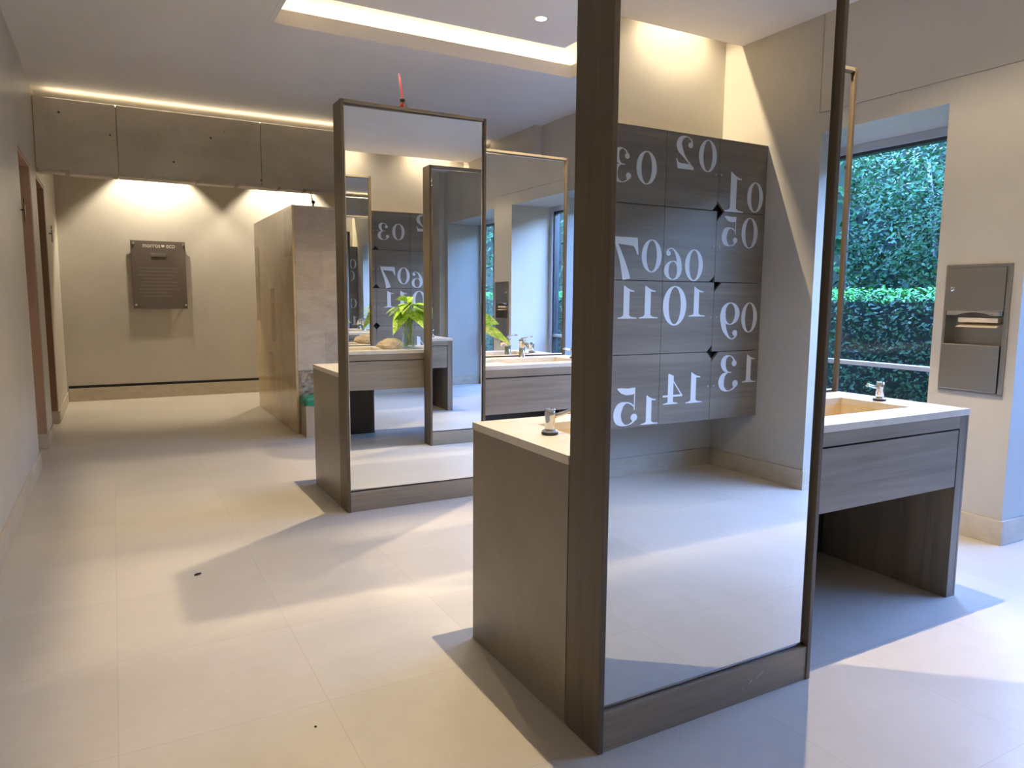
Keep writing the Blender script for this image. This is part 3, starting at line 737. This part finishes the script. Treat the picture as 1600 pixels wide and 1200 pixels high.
LV = [((-.01, .05, .40), (-.17, .14, .31), .06, .3, .3), ((.03, .05, .39), (.16, .13, .40), .062, .35, .1), ((.0, -.02, .43), (-.08, -.08, .46), .06, .2, .5), ((.06, .0, .34), (.20, -.06, .22), .055, .2, -.3), ((-.02, -.01, .38), (-.20, .05, .37), .055, .35, .2), ((-.05, .03, .34), (-.17, .12, .19), .062, .2, -.4), ((.0, .03, .41), (-.10, .16, .37), .07, .4, .2),
      ((.02, .03, .40), (.10, .17, .36), .075, .35, -.2), ((.04, .0, .37), (.21, .06, .33), .065, .45, .3), ((.05, .02, .33), (.23, .09, .24), .06, .2, .5),
      ((.03, -.04, .36), (.12, -.18, .30), .06, .35, 0), ((-.03, -.04, .36), (-.12, -.16, .33), .06, .35, 0), ((.0, .0, .42), (.04, .02, .47), .06, .1, .6), ((.01, .05, .33), (.06, .19, .24), .055, .25, .3)]
vase('glass vase of lime green pothos leaves on the near counter, seen in the brown-framed mirror', (2.325, 2.15, .861), 0, LV)
LV2 = [((.02, .0, .30), (.14, -.03, .30), .05, .25, .9), ((.05, .0, .25), (.24, -.02, .15), .045, .1, .6), ((-.02, .02, .36), (-.15, .06, .34), .06, .35, 0), ((.0, .04, .36), (-.05, .18, .33), .06, .3, 0), ((-.03, -.03, .34), (-.12, -.12, .30), .05, .3, 0)]
vase('glass vase of leaves poking out behind the brown-framed mirror on the far counter', (2.335, 4.76, .86), 0, LV2)

def rock(label, loc, rz, size, seed):
    bm = bmesh.new(); bmesh.ops.create_icosphere(bm, subdivisions=4, radius=1); rr = random.Random(seed)
    from mathutils import noise as mn
    off = Vector((seed * 3.1, seed * 1.7, 0))
    for v in bm.verts:
        p = v.co.copy(); k = 1 + .28 * mn.noise(p * 1.6 + off) + .12 * mn.noise(p * 4.5 + off) + .05 * mn.noise(p * 11 + off)
        taper = 1 - .38 * max(0, -p.x)                                    # one pointed end
        v.co = Vector((p.x * k * size[0], p.y * k * size[1] * taper, max(p.z * k * taper, -.55) * size[2]))
    zmin = min(v.co.z for v in bm.verts)
    for v in bm.verts: v.co.z -= zmin
    o = MB().frombm(bm, 0, True).build('coral_rock', 'rock'); o.location = loc; o.rotation_euler = (0, 0, rz)
    return tag(o, label, 'rock', 'pale rocks on the near counter')
rock('larger pale pointed rock lying beside the vase on the near counter', (2.13, 2.20, .86), .15, (.115, .06, .062), 2)
rock('smaller pale knobbly rock beside the larger one on the near counter', (2.13, 2.075, .86), 1.2, (.055, .05, .048), 5)

dbr = MB(); dbr.lathe([(.002, 0), (.008, .002), (.010, .006), (.006, .010), (.001, .011)], 10, mat=Matrix.Diagonal((1.6, .8, 1)).to_3x3())
dbr.lathe([(.002, 0), (.007, .003), (.006, .007), (.001, .009)], 10, (.016, .002, 0))
o = dbr.build('debris', 'debris', None, (.287, 3.623, 0)); o.rotation_euler = (0, 0, .5); tag(o, 'tiny dark crumb lying alone on the tile floor', 'debris')
o = MB().lathe([(.001, 0), (.004, .001), (.004, .003), (.001, .004)], 8).build('debris', 'debris', None, (.485, 2.123, 0)); tag(o, 'tiny dark speck on the floor nearest the camera', 'debris')

# ------------------------------------------------------------------ lamps
def spot(name, loc, target, power, size, blend, col=(1, .82, .57), rad=.025):
    ld = bpy.data.lights.new(name, 'SPOT'); ld.energy = power; ld.color = col; ld.spot_size = R_(size); ld.spot_blend = blend; ld.shadow_soft_size = rad
    o = bpy.data.objects.new(name, ld); COL.objects.link(o); o.location = loc
    d = Vector(target) - Vector(loc); o.rotation_euler = d.to_track_quat('-Z', 'Y').to_euler(); return o
def square_beam(o, half, soft):
    ld = o.data; ld.use_nodes = True; t = ld.node_tree; t.nodes.clear()
    N = lambda k: t.nodes.new(k)
    tc = N('ShaderNodeTexCoord'); sp = N('ShaderNodeSeparateXYZ'); t.links.new(tc.outputs['Normal'], sp.inputs[0])
    def mth(op, a, b=None):
        q = N('ShaderNodeMath'); q.operation = op
        for i, v in enumerate((a, b)):
            if v is None: continue
            if isinstance(v, (int, float)): q.inputs[i].default_value = v
            else: t.links.new(v, q.inputs[i])
        return q.outputs[0]
    az = mth('ABSOLUTE', sp.outputs[2])
    k = mth('DIVIDE', mth('MAXIMUM', mth('ABSOLUTE', sp.outputs[0]), mth('ABSOLUTE', sp.outputs[1])), az)
    mr = N('ShaderNodeMapRange'); mr.interpolation_type = 'SMOOTHSTEP'; t.links.new(k, mr.inputs[0])
    for i, v in ((1, half - soft), (2, half + soft), (3, 1.), (4, .22)): mr.inputs[i].default_value = v
    em = N('ShaderNodeEmission'); t.links.new(mr.outputs[0], em.inputs[1]); ou = N('ShaderNodeOutputLight'); t.links.new(em.outputs[0], ou.inputs[0])
def downlight(label, x, y, z, group):
    t = thing('downlight', label, 'ceiling light', (x, y, z), 0, group)
    MB().lathe([(.040, -.001), (.056, -.004), (.058, 0), (.058, .02), (.040, .02)], 28).build('trim_ring', 'trim_white', t)
    MB().lathe([(.001, -.002), (.039, -.002), (.039, .01), (.001, .01)], 24).build('lens', 'lens', t)
    return t
PW_ = 215
for i, (x, y) in enumerate(LAMPS):
    downlight(('downlight over the left end of the near sink island', 'downlight over the right end of the near sink island', 'downlight over the left end of the far sink island', 'round downlight in the lit coffer over the far basin')[i], x, y, 3.359, 'downlights in the coffer')
    o = spot('downlight_beam', (x, y, 3.345), (x, y, 0), PW_, 124, .3, rad=.012); o.rotation_euler = (0, 0, 0); square_beam(o, .545, .05)
for i, x in enumerate((.53, 2.15)):
    downlight(('downlight beyond the beam above the plaque', 'downlight beyond the beam above the travertine block')[i], x, YF - .28, HC, 'downlights along the far wall')
    spot('wall_beam', (x, YF - .28, HC - .02), (x, YF - .02, 1.6), 150, 100, .35, col=(1, .87, .68))
for i, x in enumerate((1.2, 2.4, 3.69)):
    downlight(('slot downlight farthest from the window wall', 'middle slot downlight above the lockers', 'slot downlight nearest the window wall')[i], x, -.962, HC + .245, 'downlights in the locker wall slot')
    spot('slot_beam', (x, -.985, HC + .235), (x, -1.05, 0), 95, 150, .85, rad=.012)
# led cove strips
ls = [((cx0 - .06, cx0 - .045), (cy0, cy1)), ((cx1 + .045, cx1 + .06), (cy0, cy1)), ((cx0, cx1), (cy0 - .06, cy0 - .045)), ((cx0, cx1), (cy1 + .045, cy1 + .06))]
for i, ((a0, a1), (b0, b1)) in enumerate(ls):
    o = MB().box(a0, a1, b0, b1, HC + .061, HC + .068).build('light_strip', 'led')
    tag(o, ('warm light strip hidden along the left side of the coffer', 'warm light strip hidden along the right side of the coffer', 'warm light strip hidden along the near side of the coffer', 'warm light strip glowing along the far side of the coffer')[i], 'lamp', 'light strips in the coffer')

# ------------------------------------------------------------------ garden
struct(MB().box(4.87, 30, -26, 26, -.15, -.05).build('ground', 'soil'), 'dark garden soil outside the windows', 'ground')
def leaves(pts, size, rng):
    vs = []; fs = []
    for p, nrm in pts:
        s_ = size * rng.uniform(.6, 1.35)
        d = Vector((rng.uniform(-1, 1), rng.uniform(-1, 1), rng.uniform(-.9, .5))).normalized()
        nn = (nrm + Vector((rng.uniform(-1, 1), rng.uniform(-1, 1), rng.uniform(-.4, 1.2))) * .8).normalized()
        q = d.cross(nn)
        if q.length < .05: continue
        q.normalize(); q *= s_ * .24; d *= s_; o = len(vs); P = Vector(p); up = nn * s_ * .06
        vs += [P[:], (P + d * .45 + q + up)[:], (P + d)[:], (P + d * .45 - q + up)[:], (P + d * .5)[:]]
        fs += [(o, o + 4, o + 1), (o + 1, o + 4, o + 2), (o + 2, o + 4, o + 3), (o + 3, o + 4, o)]
    return vs, fs
rng = random.Random(11)
hx0, hx1, hz = 6.5, 7.3, 1.40
pts = []; top_ = []
for _ in range(40000):
    y = rng.uniform(-4, 13)
    if rng.random() < .68: pts.append(((hx0 + rng.uniform(-.08, .1), y, rng.uniform(0, hz)), Vector((-1, 0, .2))))
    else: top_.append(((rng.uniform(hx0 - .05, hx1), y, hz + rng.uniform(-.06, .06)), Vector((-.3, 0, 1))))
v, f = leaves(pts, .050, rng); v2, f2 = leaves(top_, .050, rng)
M['hedge_lit'] = leafmat('skylit_hedge_leaf', (.03, .20, .02, 1), (.10, .42, .06, 1), 9, .5)  # brighter green paints the skylight falling on the hedge top
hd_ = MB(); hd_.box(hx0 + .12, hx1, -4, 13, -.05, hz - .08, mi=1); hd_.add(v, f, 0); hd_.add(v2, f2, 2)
tag(hd_.build('hedge', ['hedge', 'hedgecore', 'hedge_lit']), 'clipped green hedge running outside the windows', 'hedge')
ti = 0
tl = ['slim pale-trunked tree directly outside the window left of the dispenser', 'bushy tree behind the hedge opposite the window nearest the lockers']
desc = ['', '', 'first from the locker end', 'second from the locker end', 'third from the locker end', 'middle of the row of seven', 'third from the far end', 'second from the far end', 'last at the far end']
for k in range(2, 9):
    ty = -3.2 + k * 2.0 + rng.uniform(-.3, .3); tx = 8.4 + rng.uniform(-.4, .5)
    t = thing('garden_tree', 'leafy tree behind the hedge, ' + desc[k], 'tree', (tx, ty, -.05), 0, 'trees behind the hedge')
    tr = MB()
    for q in range(3):
        a = rng.uniform(0, 6.28); tr.tube([(.12 * q - .1, .25 * (q - 1), 0), (.12 * q - .1 + .1 * math.cos(a), .35 * (q - 1) + .1 * math.sin(a), 1.4), (.3 * math.cos(a), .5 * (q - 1) + .3 * math.sin(a), 3.0)], [.045, .038, .02], 8)
    tr.build('trunk', 'bark', t)
    pts = []
    cl = [(rng.uniform(-.7, .5), rng.uniform(-.6, .6), rng.uniform(1.45, 3.1), rng.uniform(.40, .62)) for _ in range(13)]
    for _ in range(9000):
        c_ = cl[rng.randrange(13)]; n_ = Vector((rng.gauss(0, 1), rng.gauss(0, 1), rng.gauss(0, 1))).normalized(); r_ = c_[3] * rng.uniform(.75, 1.05)
        pts.append(((c_[0] + n_.x * r_, c_[1] + n_.y * r_, c_[2] + n_.z * r_), n_))
    v, f = leaves(pts, .066, rng)
    cr = MB(); cr.add(v, f); cr.build('crown', 'tree', t)
pts = []
for _ in range(14000):
    y_ = rng.uniform(-24, 20); pts.append(((10.2 + rng.uniform(-.25, .25), y_, rng.uniform(0, 3.9 if y_ > -4 else 6.)), Vector((-1, 0, .3))))
v, f = leaves(pts, .2, rng)
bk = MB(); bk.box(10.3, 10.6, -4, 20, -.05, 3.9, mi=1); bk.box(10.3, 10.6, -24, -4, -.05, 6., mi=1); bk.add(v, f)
tag(bk.build('hedge', ['tree', 'hedgecore']), 'tall dark foliage screen far behind the garden trees', 'hedge')

# ------------------------------------------------------------------ sky and daylight
wd = bpy.data.worlds.new('World'); sc.world = wd; wd.use_nodes = True
nt = wd.node_tree; nt.nodes.clear()
sk = nt.nodes.new('ShaderNodeTexSky'); sk.sky_type = 'NISHITA'; sk.sun_disc = False; sk.sun_elevation = R_(38); sk.sun_rotation = R_(60); sk.air_density = 1.6; sk.dust_density = .5; sk.ozone_density = 2.
bg = nt.nodes.new('ShaderNodeBackground'); bg.inputs[1].default_value = 3.7
wo = nt.nodes.new('ShaderNodeOutputWorld'); tn = nt.nodes.new('ShaderNodeMix'); tn.data_type = 'RGBA'; tn.blend_type = 'MULTIPLY'; tn.inputs[0].default_value = 1; tn.inputs[7].default_value = (.74, .82, 1.22, 1); nt.links.new(sk.outputs[0], tn.inputs[6]); nt.links.new(tn.outputs[2], bg.inputs[0]); nt.links.new(bg.outputs[0], wo.inputs[0])
for y0, y1 in WX:
    ld = bpy.data.lights.new('window_portal', 'AREA'); ld.shape = 'RECTANGLE'; ld.size = WH; ld.size_y = y1 - y0; ld.cycles.is_portal = True
    o = bpy.data.objects.new('window_portal', ld); COL.objects.link(o); o.location = (4.87, (y0 + y1) / 2, WH / 2); o.rotation_euler = (0, PI / 2, 0)

# ------------------------------------------------------------------ camera and view
cd = bpy.data.cameras.new('Camera'); co = bpy.data.objects.new('Camera', cd); COL.objects.link(co); sc.camera = co
cd.sensor_width = 36; cd.lens = 1122.91 / 1600 * 36; cd.clip_start = .05
yaw, pit, rol = R_(28.9290), R_(6.7514), R_(.435)
F = Vector((math.sin(yaw) * math.cos(pit), math.cos(yaw) * math.cos(pit), -math.sin(pit)))
Rv = Vector((math.cos(yaw), -math.sin(yaw), 0)); U = Rv.cross(F)
R3 = Rv * math.cos(rol) + U * math.sin(rol); U3 = U * math.cos(rol) - Rv * math.sin(rol)
co.matrix_world = Matrix(((R3.x, U3.x, -F.x, 0), (R3.y, U3.y, -F.y, 0), (R3.z, U3.z, -F.z, 1.3264), (0, 0, 0, 1)))

vs_ = sc.view_settings
vs_.view_transform = 'Standard'; vs_.look = 'None'; vs_.gamma = 1; vs_.use_curve_mapping = False; vs_.exposure = 0.55
cy = sc.cycles
cy.max_bounces = 14; cy.glossy_bounces = 8; cy.diffuse_bounces = 5; cy.transparent_max_bounces = 12; cy.transmission_bounces = 8
cy.caustics_reflective = True; cy.caustics_refractive = False; cy.sample_clamp_indirect = 6
